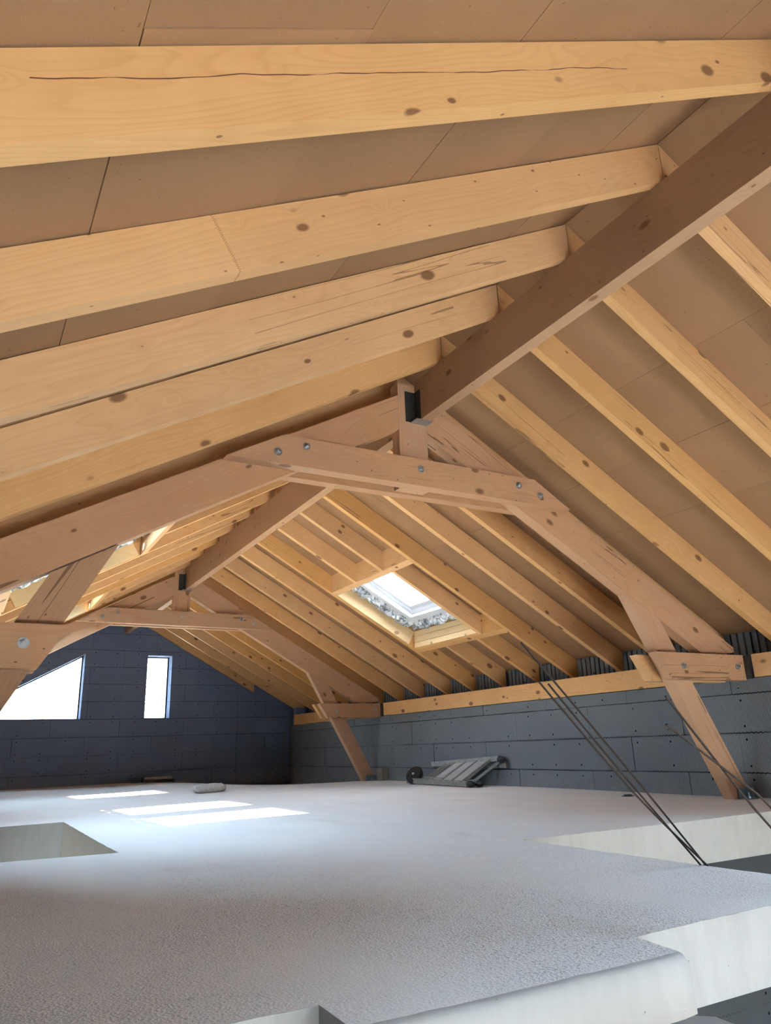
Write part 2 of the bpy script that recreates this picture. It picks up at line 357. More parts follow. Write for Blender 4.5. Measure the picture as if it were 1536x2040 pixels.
# ------------------------------------------------------------------ dimensions read off the photograph
RB0 = 6.22; TOP0 = 6.68                      # rafter underside / deck underside at the ridge line
XR, XL, XF = 11.7, -1.14, 12.35              # wall faces, back face over the plate
YG, YN = 30.2, -8.0                          # far gable, near gable
def zb(x): return RB0 - S*abs(x-AX)
def zt(x): return TOP0 - S*abs(x-AX)
def sm(t): t = max(0., min(1., t)); return t*t*(3-2*t)
def floor_z(x, y):
    z = -.36*sm((x-7)/4)*sm((y-20.5)/9) + .012*math.sin(x*1.3+y*.55)*math.sin(y*.35+1) - .01
    return z

# ------------------------------------------------------------------ floor slab
def build_floor():
    xs = sorted(set([round(-1.74+.5*i, 3) for i in range(29) if -1.74+.5*i < 12.3] + [-.6, 1.745, 5.455, 12.35, 1.457, 3.28]))
    ys = sorted(set([3.232+.5*i for i in range(56) if 3.232+.5*i < 30.9] + [9.15, 13.87, 6.80, 30.9]))
    def hole(x, y): return (-.6 < x < 1.745 and 9.15 < y < 13.87) or (x > 5.455 and y < 6.80)
    bm = bmesh.new(); rnd = random.Random(3); top = {}; bot = {}
    for i, x in enumerate(xs):
        for j, y in enumerate(ys):
            top[i, j] = bm.verts.new(W(x, y, floor_z(x, y))); bot[i, j] = bm.verts.new(W(x, y, -.41))
    cells = {(i, j) for i in range(len(xs)-1) for j in range(len(ys)-1) if not hole((xs[i]+xs[i+1])/2, (ys[j]+ys[j+1])/2)}
    for i, j in cells:
        f = bm.faces.new((top[i, j], top[i+1, j], top[i+1, j+1], top[i, j+1])); f.material_index = 0
        f = bm.faces.new((bot[i, j], bot[i, j+1], bot[i+1, j+1], bot[i+1, j])); f.material_index = 1
        for di, dj, a, b_ in ((-1, 0, (i, j), (i, j+1)), (1, 0, (i+1, j+1), (i+1, j)), (0, -1, (i+1, j), (i, j)), (0, 1, (i, j+1), (i+1, j+1))):
            if (i+di, j+dj) not in cells:
                f = bm.faces.new((top[a], bot[a], bot[b_], top[b_])); f.material_index = 2 if (xs[i] < 2.2 and 8 < ys[j] < 15) else 1
    bmesh.ops.delete(bm, geom=[v for v in bm.verts if not v.link_faces], context='VERTS')
    rim = [e for e in bm.edges if len(e.link_faces) == 2 and {f.material_index for f in e.link_faces} in ({0, 1}, {0, 2})]
    # break the rims into short lengths, chip and round them off
    res = bmesh.ops.subdivide_edges(bm, edges=[e for e in rim if min(v.co.y for v in e.verts) < 9.3], cuts=5, use_grid_fill=False)
    for g in res['geom_inner']:
        if isinstance(g, bmesh.types.BMVert): g.co += Vector((rnd.uniform(-.003, .003), rnd.uniform(-.004, .004), 0))
    for f in bm.faces: f.smooth = False
    return mesh_from(bm, 'floor', [M['slab'], M['cast'], M['cast_stained_lifted']], centre=False, loc=(0, 0, 0))
fl = tag(build_floor(), kind='structure')
# cast ledge on the edge of the slab, with a chamfered nose
def ledge():
    bm = bmesh.new(); r = random.Random(5)
    prof = [(0, 0), (.31, -.008), (.335, -.016), (.352, -.034), (.36, -.06), (.365, -.27), (0, -.27)]     # distance towards the camera, height
    n = 16; rings = []
    for k in range(n+1):
        x = 1.457+(3.30-1.457)*k/n; end = .02*(k == n)
        rings.append([bm.verts.new(W(x-end*(i in (1, 2, 3)), 3.238-d*(1-.04*(k == n)), z-.012+r.uniform(-.003, .003)*(0 < i < 5))) for i, (d, z) in enumerate(prof)])
    for a, b_ in zip(rings, rings[1:]):
        for i in range(len(prof)):
            f = bm.faces.new((a[i], b_[i], b_[(i+1) % len(prof)], a[(i+1) % len(prof)])); f.material_index = 0 if i < 1 else 1; f.smooth = 0 < i < 5
    for q in (rings[0], rings[-1]): bm.faces.new(q if q is rings[0] else q[::-1]).material_index = 1
    return mesh_from(bm, 'ledge', [M['slab'], M['cast']], fl)
ledge()
# thin shadow-gap lip under the far side of the stair opening
box('lip', 5.46, XR, 6.83, 7.2, -.52, -.41, M['cast'], fl)
bm = bmesh.new(); bm_box(bm, -6, 14, -12, 31.2, -5.9, -5.6)
tag(mesh_from(bm, 'floor', M['pale_screed'], centre=True), kind='structure')
# stair landing below the ledge
bm = bmesh.new(); bm_prism(bm, [W(2.2, 3.3, -1.2), W(4.9, 3.3, -1.2), W(5.68, 4.4, -1.2), W(5.72, 4.83, -1.2), W(5.6, 4.95, -1.2), W(2.2, 4.95, -1.2)], (0, 0, 1), -.2*U, 0)
tag(mesh_from(bm, 'trim_1', M['cast']), kind='structure')
# lower storey walls
def wall_slab(name, x0, x1, y0, y1, z0, z1, mat): return tag(box(name, x0, x1, y0, y1, z0, z1, mat), kind='structure')
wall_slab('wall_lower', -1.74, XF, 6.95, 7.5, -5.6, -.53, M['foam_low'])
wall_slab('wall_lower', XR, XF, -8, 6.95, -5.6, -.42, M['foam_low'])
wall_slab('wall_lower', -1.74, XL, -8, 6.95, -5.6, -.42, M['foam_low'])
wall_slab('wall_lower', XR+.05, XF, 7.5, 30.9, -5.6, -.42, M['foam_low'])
for a_ in ((7.5, 9.5, -5.6, -.42), (14.5, 30.9, -5.6, -.42), (9.5, 14.5, -5.6, -4.3), (9.5, 14.5, -3.2, -.42)):     # with an unseen opening added to light the left floor hole
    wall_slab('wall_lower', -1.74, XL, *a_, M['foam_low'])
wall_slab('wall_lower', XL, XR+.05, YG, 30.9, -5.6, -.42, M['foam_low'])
# shaft in which the left opening ends
box('upstand', -.62, 1.90, 13.87, 13.97, -.9, -.41, M['cast_stained_lifted'], fl)
box('upstand', 1.745, 1.90, 9.1, 13.87, -.9, -.41, M['cast_stained_lifted'], fl)

# ------------------------------------------------------------------ walls
def block_wall(holder, axis, face, out, a0, a1, polyclips, holes, rows, length, mat, splits=(), depth=.26, gap=.005, seed=1):
    """individual blocks; axis 'x' runs along x at y=face, 'y' runs along y at x=face; out = outward unit sign"""
    rnd = random.Random(seed)
    segs = []; pts = [a0]+list(splits)+[a1]
    for s0, s1 in zip(pts, pts[1:]): segs.append((s0, s1))
    for k, (z0, z1) in enumerate(rows):
        for s0, s1 in segs:
            a = s0 - (length*.5 if k % 2 else 0) - rnd.uniform(0, .15)*(len(segs) == 1)
            while a < s1:
                b_ = min(a+length, s1); aa = max(a, s0)
                if b_-aa > .05:
                    poly = rect(aa+gap, b_-gap, z0+gap, z1-gap)
                    for c in polyclips: poly = clip(poly, *c) if len(poly) > 2 else poly
                    if len(poly) > 2 and area(poly) > .01:
                        ps = [poly]
                        for h in holes: ps = subtract(ps, h)
                        if ps:
                            bm = bmesh.new(); pr = rnd.uniform(-.006, .006)
                            for p in ps:
                                if axis == 'x': bm_prism(bm, [W(x, face+pr*out, z) for x, z in p], (0, out, 0), 0, depth*U)
                                else: bm_prism(bm, [W(face+pr*out, y, z) for y, z in p], (out, 0, 0), 0, depth*U)
                            mesh_from(bm, 'block', mat, holder)
                a += length
def rows(z0, z1, base=.37, h=.64):
    out = []; z = base-h*10
    while z < z1:
        a, b_ = max(z, z0), min(z+h, z1)
        if b_-a > .02: out.append((a, b_))
        z += h
    return out
# far gable, windows as convex anticlockwise polygons
WIN2 = [(6.355, 2.305), (7.295, 2.305), (7.295, 4.70), (6.355, 4.70)]
WIN1 = [(.62, 2.305), (4.04, 2.305), (4.04, 4.69), (.62, 2.76)]
gclips = [(S, 1, TOP0+S*AX), (-S, 1, TOP0-S*AX)]
wf = empty('wall_far', 5.3, YG, 0, kind='structure')
block_wall(wf, 'x', YG, 1, -1.74, 13.2, gclips, [WIN1, WIN2], rows(-.8, 6.7), 2.4, M['foam_end'], splits=(10.05,), seed=4)
bm = bmesh.new(); ps = [[(-1.74, -.9), (13.2, -.9), (13.2, zt(13.2)), (AX, TOP0), (-1.74, zt(-1.74))]]
for h in (WIN1, WIN2): ps = subtract(ps, h)
for p in ps: bm_prism(bm, [W(x, YG+.26, z) for x, z in p], (0, 1, 0), 0, .46*U)
mesh_from(bm, 'core', M['foam_end'], wf)
# right wall: three courses, a timber plate, the ribbed blocks between the rafters
wr_ = empty('wall_right', XR, 10, 0, kind='structure')
block_wall(wr_, 'y', XR, 1, -1.0, 28.3, [], [], rows(-.5, 1.895), 2.4, M['foam_side'], seed=9)
box('core', XR+.26, XF, YN, 28.3, -.42, 1.895, M['foam_side'], wr_)
box('core', XF+.2, XF+.9, YN, 30.9, -.42, 2.6, M['foam_side'], wr_)
box('core', XF+.002, XF+.25, YN, 30.9, -.8, 1.88, M['foam_side'], wr_)
box('corner_block', XR+.02, XR+.36, 27.95, 28.28, 1.93, 2.55, M['foam_end'], wr_, bevel=.004)
# left wall, never in the picture
wl = empty('wall_left', XL, 10, 0, kind='structure')
box('core', -2.1, XL, YN, 30.9, -.42, 2.3, M['foam_side'], wl); box('core', -2.1, -1.8, YN, 30.9, 2.3, 2.75, M['foam_side'], wl)
# near gable behind the camera: unseen, its openings invented and sized for the daylight
wn_ = empty('wall_near', 5.3, YN, 0, kind='structure')
bm = bmesh.new(); ps = [[(-2.1, -5.6), (13.2, -5.6), (13.2, zt(13.2)), (AX, TOP0), (-2.1, zt(-2.1))]]
for h in ([(8.8, .3), (11.2, .3), (11.2, 1.4), (8.8, 1.4)], [(-.8, -4.9), (8.6, -4.9), (8.6, -2.2), (-.8, -2.2)]): ps = subtract(ps, h)
for p in ps: bm_prism(bm, [W(x, YN, z) for x, z in p], (0, -1, 0), 0, .7*U)
mesh_from(bm, 'core', M['foam_end'], wn_)

def framed_window(name, poly, y, t, mat, top_t=None):
    """frame follows poly; glass set in it"""
    e = empty(name, sum(p[0] for p in poly)/len(poly), y, min(p[1] for p in poly), kind='structure')
    cx = sum(p[0] for p in poly)/len(poly); cz = sum(p[1] for p in poly)/len(poly)
    inner = []
    n = len(poly)
    for i in range(n):                                                # offset every edge inwards
        a, b_, c = poly[i-1], poly[i], poly[(i+1) % n]
        def line(p, q):
            nx, nz = q[1]-p[1], -(q[0]-p[0]); l = math.hypot(nx, nz); nx /= l; nz /= l
            return nx, nz, nx*p[0]+nz*p[1]-t
        n1, n2 = line(a, b_), line(b_, c); det = n1[0]*n2[1]-n2[0]*n1[1]
        inner.append(((n1[2]*n2[1]-n2[2]*n1[1])/det, (n1[0]*n2[2]-n2[0]*n1[2])/det))
    bm = bmesh.new()
    vo = [[bm.verts.new(W(x, yy, z)) for x, z in poly] for yy in (y, y+.12)]; vi = [[bm.verts.new(W(x, yy, z)) for x, z in inner] for yy in (y, y+.12)]
    for i in range(n):
        j = (i+1) % n
        bm.faces.new((vo[0][i], vo[0][j], vi[0][j], vi[0][i])); bm.faces.new((vo[1][j], vo[1][i], vi[1][i], vi[1][j]))
        bm.faces.new((vo[0][i], vo[1][i], vo[1][j], vo[0][j])); bm.faces.new((vi[0][i], vi[0][j], vi[1][j], vi[1][i]))
    mesh_from(bm, 'window_frame', mat, e)
    bm = bmesh.new(); bm_prism(bm, [W(x, y+.05, z) for x, z in inner], (0, 1, 0), 0, .008)
    mesh_from(bm, 'pane', M['glass'], e)
    return e
framed_window('window_1', WIN1, YG+.56, .045, M['frame_grey'])
framed_window('window_2', WIN2, YG+.56, .045, M['frame_grey'])

# ------------------------------------------------------------------ roof windows: opening rectangles (x at the rafter underside, y)
# side, opening y0,y1, offset of the opening from the ridge (horizontal), frame y0,y1, frame offsets, ring width
SKY_R = dict(side=1, y0=14.03, y1=16.88, o0=2.69, o1=4.98, fy0=14.25, fy1=16.42, f0=2.82, f1=4.66, ring=.16, sash=.2)
SKY_L = [dict(side=-1, y0=a, y1=b_, o0=2.69, o1=4.98, fy0=(a+b_)/2-1.02, fy1=(a+b_)/2+1.02, f0=2.86, f1=4.92, ring=.09, sash=.09) for a, b_ in ((9.17, 11.6), (11.72, 14.53), (18.52, 21.0))]
SKY_N = [dict(side=sd, y0=a, y1=a+2.5, o0=2.69, o1=4.98, fy0=a+.2, fy1=a+2.3, f0=2.86, f1=4.92, ring=.09, sash=.09) for sd, a in ((-1, -5.6), (-1, -2.1), (1, -5.6), (1, -1.7), (1, 1.15))]  # unseen roof windows, added to bring daylight to the near slab and roof
ALLSKY = [SKY_R]+SKY_L+SKY_N
def slope_pt(side, d, y, n):
    """d horizontal distance from the ridge, n height over the deck underside along its normal"""
    return W(AX+side*(d+n*SN), y, TOP0-S*d+n*CS)
for s in ALLSKY:
    dm = (s['f0']+s['f1'])/2; p = slope_pt(s['side'], dm, (s['fy0']+s['fy1'])/2, .5)
    portal((p.x/U, p.y/U, p.z/U), (-s['side']*SN, 0, -CS), (0, 1, 0), s['fy1']-s['fy0']+.1, (s['f1']-s['f0'])/CS+.1)

# ------------------------------------------------------------------ ceiling of wood-fibre boards
ceil = empty('ceiling', AX, 10, TOP0, kind='structure')
def split_rect(r, holes):
    out = [r]
    for h in holes:
        nxt = []
        for a0, a1, b0, b1 in out:
            if h[1] <= a0 or h[0] >= a1 or h[3] <= b0 or h[2] >= b1: nxt.append((a0, a1, b0, b1)); continue
            if h[0] > a0: nxt.append((a0, h[0], b0, b1))
            if h[1] < a1: nxt.append((h[1], a1, b0, b1))
            c0, c1 = max(a0, h[0]), min(a1, h[1])
            if h[2] > b0: nxt.append((c0, c1, b0, h[2]))
            if h[3] < b1: nxt.append((c0, c1, h[3], b1))
        out = nxt
    return out
def deck(side):
    hs = [(s['f0']-.05, s['f1']+.05, s['fy0']-.04, s['fy1']+.04) for s in ALLSKY if s['side'] == side]
    offs = ([0, .88]+[.88+1.073*k for k in range(1, 8)]) if side > 0 else ([0, .87]+[.87+1.067*k for k in range(1, 7)])
    rnd = random.Random(11+side)
    for k, (a, b_) in enumerate(zip(offs, offs[1:])):
        y = YN-.6+(k*1.9 % 4.8) - 4.8
        if side > 0 and k == 2: y = 4.44-4.8*4
        if side < 0 and k == 4: y = 2.39-4.8*3
        while y < 31:
            y0, y1 = max(y, YN-.6), min(y+4.8, 31); y += 4.8
            if y1-y0 < .1: continue
            g = .0016; n0 = rnd.uniform(0, .008)
            rs = split_rect((a+g, b_-g, y0+g, y1-g), hs)
            if not rs: continue
            bm = bmesh.new()
            for c0, c1, d0, d1 in rs:
                q = [slope_pt(side, c0, d0, n0), slope_pt(side, c1, d0, n0), slope_pt(side, c1, d1, n0), slope_pt(side, c0, d1, n0)]
                bm_prism(bm, q, (side*SN, 0, CS), 0, .06*U)
            mesh_from(bm, 'deck_board', M['fibre'], ceil, bevel=.001 if len(rs) == 1 else 0)
    # outer roof covering
    bm = bmesh.new()
    for c0, c1, d0, d1 in split_rect((-.1, offs[-1]+.3, YN-.7, 31.1), hs):
        q = [slope_pt(side, c0, d0, .075), slope_pt(side, c1, d0, .075), slope_pt(side, c1, d1, .075), slope_pt(side, c0, d1, .075)]
        bm_prism(bm, q, (side*SN, 0, CS), 0, .12*U)
    mesh_from(bm, 'roof_covering', M['roof'], ceil)
deck(1); deck(-1)

# ------------------------------------------------------------------ ridge beams
def ridge(y0, y1, label):
    tag(timber_y('ridge_beam', 5.386, 5.557, y0, y1, 5.508, 6.165, M['glulam']), label, 'beam', 'ridge beams')
ridge(YN+.05, 8.395, 'deep glulam ridge beam running overhead towards the camera, hung on the near truss')
ridge(8.605, 21.295, 'deep glulam ridge beam spanning between the near and the far truss')
ridge(21.505, 30.15, 'ridge beam from the far truss to the dark end wall')

# ------------------------------------------------------------------ timber plates on the side wall
def plate(y0, y1, label):
    tag(timber_y('eaves_beam', XR, 12.27, y0, y1, 1.905, 2.285, M['spruce']), label, 'beam', 'timber plates on the side wall')
plate(YN+.1, 8.05, 'timber plate on the right side wall nearest the camera, right of the near truss')
plate(8.85, 20.93, 'long timber plate on the side wall under the roof window, with a long drying crack')
plate(21.75, 28.2, 'short timber plate in the far corner beyond the far truss')

# ------------------------------------------------------------------ rafters
TH_ = .12
def slope_poly(side, xa, xb, ztop=None):
    return [(xa, zb(xa)), (xb, zb(xb)), (xb, zt(xb)-.008), (xa, zt(xa)-.008)]
def rafter(name, side, xa, xb, y0, label, group, y1=None, mat=None):
    """xa nearer the ridge"""
    pl = slope_poly(side, xa, xb)
    if side < 0: pl = [pl[1], pl[0], pl[3], pl[2]]
    o = timber_xz(name, pl, y0, y1 or y0+TH_, side*TH, mat or M['spruce'])
    return tag(o, label, 'rafter', group)
ordn = ['first', 'second', 'third', 'fourth', 'fifth', 'sixth', 'seventh', 'eighth', 'ninth', 'tenth']
GR, GL = 'rafters of the right roof slope', 'rafters of the left roof slope'
EX = 13.3
# bay nearest the camera
z1 = [2.47, 3.78, 5.12, 6.42, 7.76]
lab_l1 = ['topmost and nearest rafter of the left slope with one long dark crack', 'second rafter from the top on the left slope, with a finger joint', 'third rafter down from the top on the left slope, in front of the near truss',
          'fourth rafter down from the top on the left slope, in front of the near truss', 'last left-slope rafter in front of the near truss, lowest of the five large ones']
lab_r1 = ['', 'short piece of rafter in the upper right corner of the photo, on the right slope', 'second right-slope rafter counted from the upper right corner', 'third right-slope rafter from the upper right corner, stained near its lower end', 'right-slope rafter just in front of the near truss']
for k, y in enumerate(z1):
    rafter('rafter', -1, AX-.006, -2.0, y, lab_l1[k], GL, mat=(M['spruce_split'], M['spruce_joint'])[k] if k < 2 else None)
    if k: rafter('rafter', 1, AX+.006, EX, y, lab_r1[k], GR)
# between the trusses
z2l = [9.05, 10.31, 11.6, 13.05, 14.53, 15.72, 17.08, 18.40, 19.70, 21.0]
z2r = [9.03, 10.29, 11.53, 12.97, 14.19, 15.51, 16.88, 18.16, 19.53, 20.85]
cutl = {1, 3, 8}; cutr = {4, 5}
HW = .13
OT, OB = 2.69, 4.98                                    # inner faces of the headers, horizontal distance from the ridge
for k, y in enumerate(z2l):
    lb = f'left-slope rafter, {ordn[k]} behind the near truss'
    if k in cutl:
        rafter('jack_rafter', -1, AX-.006, AX-OT+HW+.012, y, f'short upper left-slope rafter above a roof window, {ordn[k]} behind the near truss', GL)
        rafter('jack_rafter', -1, AX-OB-HW, XL+.02, y, f'short lower left-slope rafter below a roof window, {ordn[k]} behind the near truss', GL)
    else: rafter('rafter', -1, AX-.006, -2.0, y, lb, GL)
for k, y in enumerate(z2r):
    if k in cutr:
        w = 'nearer' if k == 4 else 'farther'
        rafter('jack_rafter', 1, AX+.006, AX+OT-HW, y, f'{w} of the two short rafters that stop above the right roof window', GR)
        rafter('jack_rafter', 1, AX+OB+HW, XF-.02, y, f'{w} of the two short rafters that run on below the right roof window', GR)
    else:
        ex = {3: 'right-slope rafter on the camera side of the right roof window, with nail holes', 6: 'right-slope rafter along the far side of the right roof window', 0: 'right-slope rafter directly behind the near truss',
              9: 'right-slope rafter directly in front of the far truss'}.get(k, f'right-slope rafter, {ordn[k]} behind the near truss')
        rafter('rafter', 1, AX+.006, EX, y, ex, GR)
# beyond the far truss
z3 = [22.1, 23.43, 24.72, 26.08, 27.42, 28.75, 29.98]
for k, y in enumerate(z3):
    rafter('rafter', -1, AX-.006, -2.0, y, f'left-slope rafter, {ordn[k]} beyond the far truss', GL)
    last = k == 6
    rafter('rafter', 1, AX+.006, 10.66 if last else EX, y, 'last right-slope rafter, cut short against the dark end wall' if last else f'right-slope rafter, {ordn[k]} beyond the far truss', GR)
# headers and trimmers of the roof windows
def header(side, d0, d1, y0, y1, label):
    xa, xb = AX+side*d0, AX+side*d1
    bm = bmesh.new(); q = [W(xa, 0, zb(xa)), W(xb, 0, zb(xb)), W(xb, 0, zt(xb)-.01), W(xa, 0, zt(xa)-.01)]
    cx, cz = (xa+xb)/2, (zb(xa)+zb(xb))/2; h = (y1-y0)*U/2
    loc = [(0, -(p.x-cx*U), p.z-cz*U) for p in q]
    bm_prism(bm, loc, (1, 0, 0), -h, h)
    return tag(mesh_from(bm, 'header', M['spruce'], loc=W(cx, (y0+y1)/2, cz), rot=(0, 0, math.pi/2), bevel=.002), label, 'beam', 'headers around the roof windows')
header(1, OT-HW, OT, 13.095, 16.875, 'upper header of the right roof window between two rafters')
header(1, OB, OB+HW, 13.095, 16.875, 'lower header of the right roof window between two rafters')
tag(rafter('trimmer', 1, AX+OT+.005, AX+OB-.005, 13.90, '', '', y1=14.025), 'short trimmer board on the camera side of the right roof window', 'trimmer')
for s, w in zip(SKY_L, ('first of the left roof windows, behind the near truss', 'second of the left roof windows', 'last of the left roof windows, by the far truss')):
    header(-1, OT-HW, OT, s['y0']+.003, s['y1']-.003, f'upper header of the {w}')
    header(-1, OB, OB+HW, s['y0']+.003, s['y1']-.003, f'lower header of the {w}')

def roof_window(s, label, diffused):
    sd = s['side']; p0 = slope_pt(sd, (s['f0']+s['f1'])/2, (s['fy0']+s['fy1'])/2, 0)
    e = empty('roof_window', p0.x/U, p0.y/U, p0.z/U, label=label, cat='roof window', group='roof windows')
    def ring(name, mat, f0, f1, y0, y1, w, n0, n1, par):
        bm = bmesh.new(); nn = (sd*SN, 0, CS)
        for c0, c1, d0, d1 in ((f0, f1, y0, y0+w), (f0, f1, y1-w, y1), (f0, f0+w, y0+w, y1-w), (f1-w, f1, y0+w, y1-w)):
            q = [slope_pt(sd, c0, d0, n0), slope_pt(sd, c1, d0, n0), slope_pt(sd, c1, d1, n0), slope_pt(sd, c0, d1, n0)]
            bm_prism(bm, q, nn, 0, (n1-n0)*U)
        return mesh_from(bm, name, mat, par)
    r, q_ = s['ring'], s['sash']
    ring('frame', M['frame_white'], s['f0'], s['f1'], s['fy0'], s['fy1'], r, .0, .30, e)
    ring('sash', M['frame_white'], s['f0']+r, s['f1']-r, s['fy0']+r, s['fy1']-r, q_*.45, .12, .26, e)
    sh = ring('sash', M['frame_white'], s['f0']+r+q_*.5, s['f1']-r-q_*.5, s['fy0']+r+q_*.5, s['fy1']-r-q_*.5, q_*.5, .16, .26, e)
    g0, g1, h0, h1 = s['f0']+r+q_, s['f1']-r-q_, s['fy0']+r+q_, s['fy1']-r-q_
    bm = bmesh.new(); q = [slope_pt(sd, g0, h0, .2), slope_pt(sd, g1, h0, .2), slope_pt(sd, g1, h1, .2), slope_pt(sd, g0, h1, .2)]
    bm_prism(bm, q, (sd*SN, 0, CS), 0, .01); mesh_from(bm, 'pane', M['diffuser'] if diffused else M['glass'], e)
    # lining boards of the well
    def lin(d0, d1, y0, y1, n0=-.40, n1=-.01):
        bm = bmesh.new()
        q = [slope_pt(sd, d0, y0, n0), slope_pt(sd, d1, y0, n0), slope_pt(sd, d1, y1, n0), slope_pt(sd, d0, y1, n0)]
        bm_prism(bm, q, (sd*SN, 0, CS), 0, (n1-n0)*U); return mesh_from(bm, 'lining_board', M['lining'], e, bevel=.001)
    lin(s['o0']+.22, s['o1']-.02, s['y1']-.045, s['y1']-.004, -.385)
    lin(s['o0']+.22, s['o1']-.02, s['y0']+.004, s['y0']+.045, -.385) if sd < 0 else None
    lin(s['o1']+.16, s['o1']+.20, s['y0']+.05, s['y1']-.05, -.40, -.29) if False else None
    for a, b_ in ((-.12, 0.), (-.265, -.125), (-.39, -.27)):      # three boards one over the other on the lower header
        bm = bmesh.new(); x = AX+sd*(s['o1']-.035); y0, y1 = s['y0']+.05, s['y1']-.05
        zz = zt(x); pts = [W(x, y0, zz+a*1.12), W(x+sd*.03, y0, zz+a*1.12), W(x+sd*.03, y0, zz+b_*1.12-.006), W(x, y0, zz+b_*1.12-.006)]
        bm_prism(bm, pts, (0, 1, 0), 0, (y1-y0)*U); mesh_from(bm, 'lining_board', M['lining'], e)
    # crumpled foil collar between frame and timbers
    rnd = random.Random(int(s['y0']*10)); bm = bmesh.new()
    def ribbon(pa, pb, inward, wdt):
        n = 26; prev = None
        for k in range(n+1):
            t = k/n; row = []
            for j in range(6):
                v = j/5; d = pa[0]+(pb[0]-pa[0])*t; y = pa[1]+(pb[1]-pa[1])*t
                off = wdt*v*(1+.25*math.sin(t*19+j)) ; nn = .06-.17*math.sin(v*3.0)-.06*v+rnd.uniform(-.035, .035)
                row.append(bm.verts.new(slope_pt(sd, d-inward[0]*off+rnd.uniform(-.02, .02), y-inward[1]*off+rnd.uniform(-.02, .02), nn)))
            if prev:
                for j in range(5): bm.faces.new((prev[j], prev[j+1], row[j+1], row[j]))
            prev = row
    wd = .34 if sd > 0 else .16
    ribbon((s['f0']+.05, s['fy1']-.02), (s['f1']+.02, s['fy1']-.02), (0, -1), wd)
    ribbon((s['f1']-.04, s['fy1']+.02), (s['f1']-.04, s['fy0']), (-1, 0), .26 if sd > 0 else .08)
    ribbon((s['f0']+.02, s['fy1']-.02), (s['f0']+.02, s['fy0']), (1, 0), .12)
    f = mesh_from(bm, 'foil_collar', M['foil'], e, smooth=False)
    so_ = f.modifiers.new('thickness', 'SOLIDIFY'); so_.thickness = .002
roof_window(SKY_R, 'white roof window in the right slope with a crumpled foil collar', True)
for s, l in zip(SKY_L, ('roof window in the left slope hidden behind the near truss', 'roof window in the left slope lighting bright boards beside the near truss strut', 'farthest roof window in the left slope, above the far truss')):
    roof_window(s, l, False)

for s in SKY_N: roof_window(s, 'added unseen roof window behind the viewpoint that lets in daylight', False)

# ribbed insulation blocks that close the gaps between the rafters above the plate
ys_all = sorted(z1+z2r+z3)
def ribbed(y0, y1):
    bm = bmesh.new(); bm_box(bm, XF+.06, XF+.19, y0, y1, 1.9, 2.80); y = y0+.01
    while y+.10 < y1:
        bm_box(bm, XF, XF+.07, y, y+.10, 1.95, 2.76+random.uniform(-.03, .02)); y += .138
    o = mesh_from(bm, 'ribbed_block', M['foam_side'], wr_); return o
prev = -1.0
for y in ys_all+[30.2]:
    if y-prev > .2 and y > 2: ribbed(prev+.01, y-.01)
    prev = y+TH_

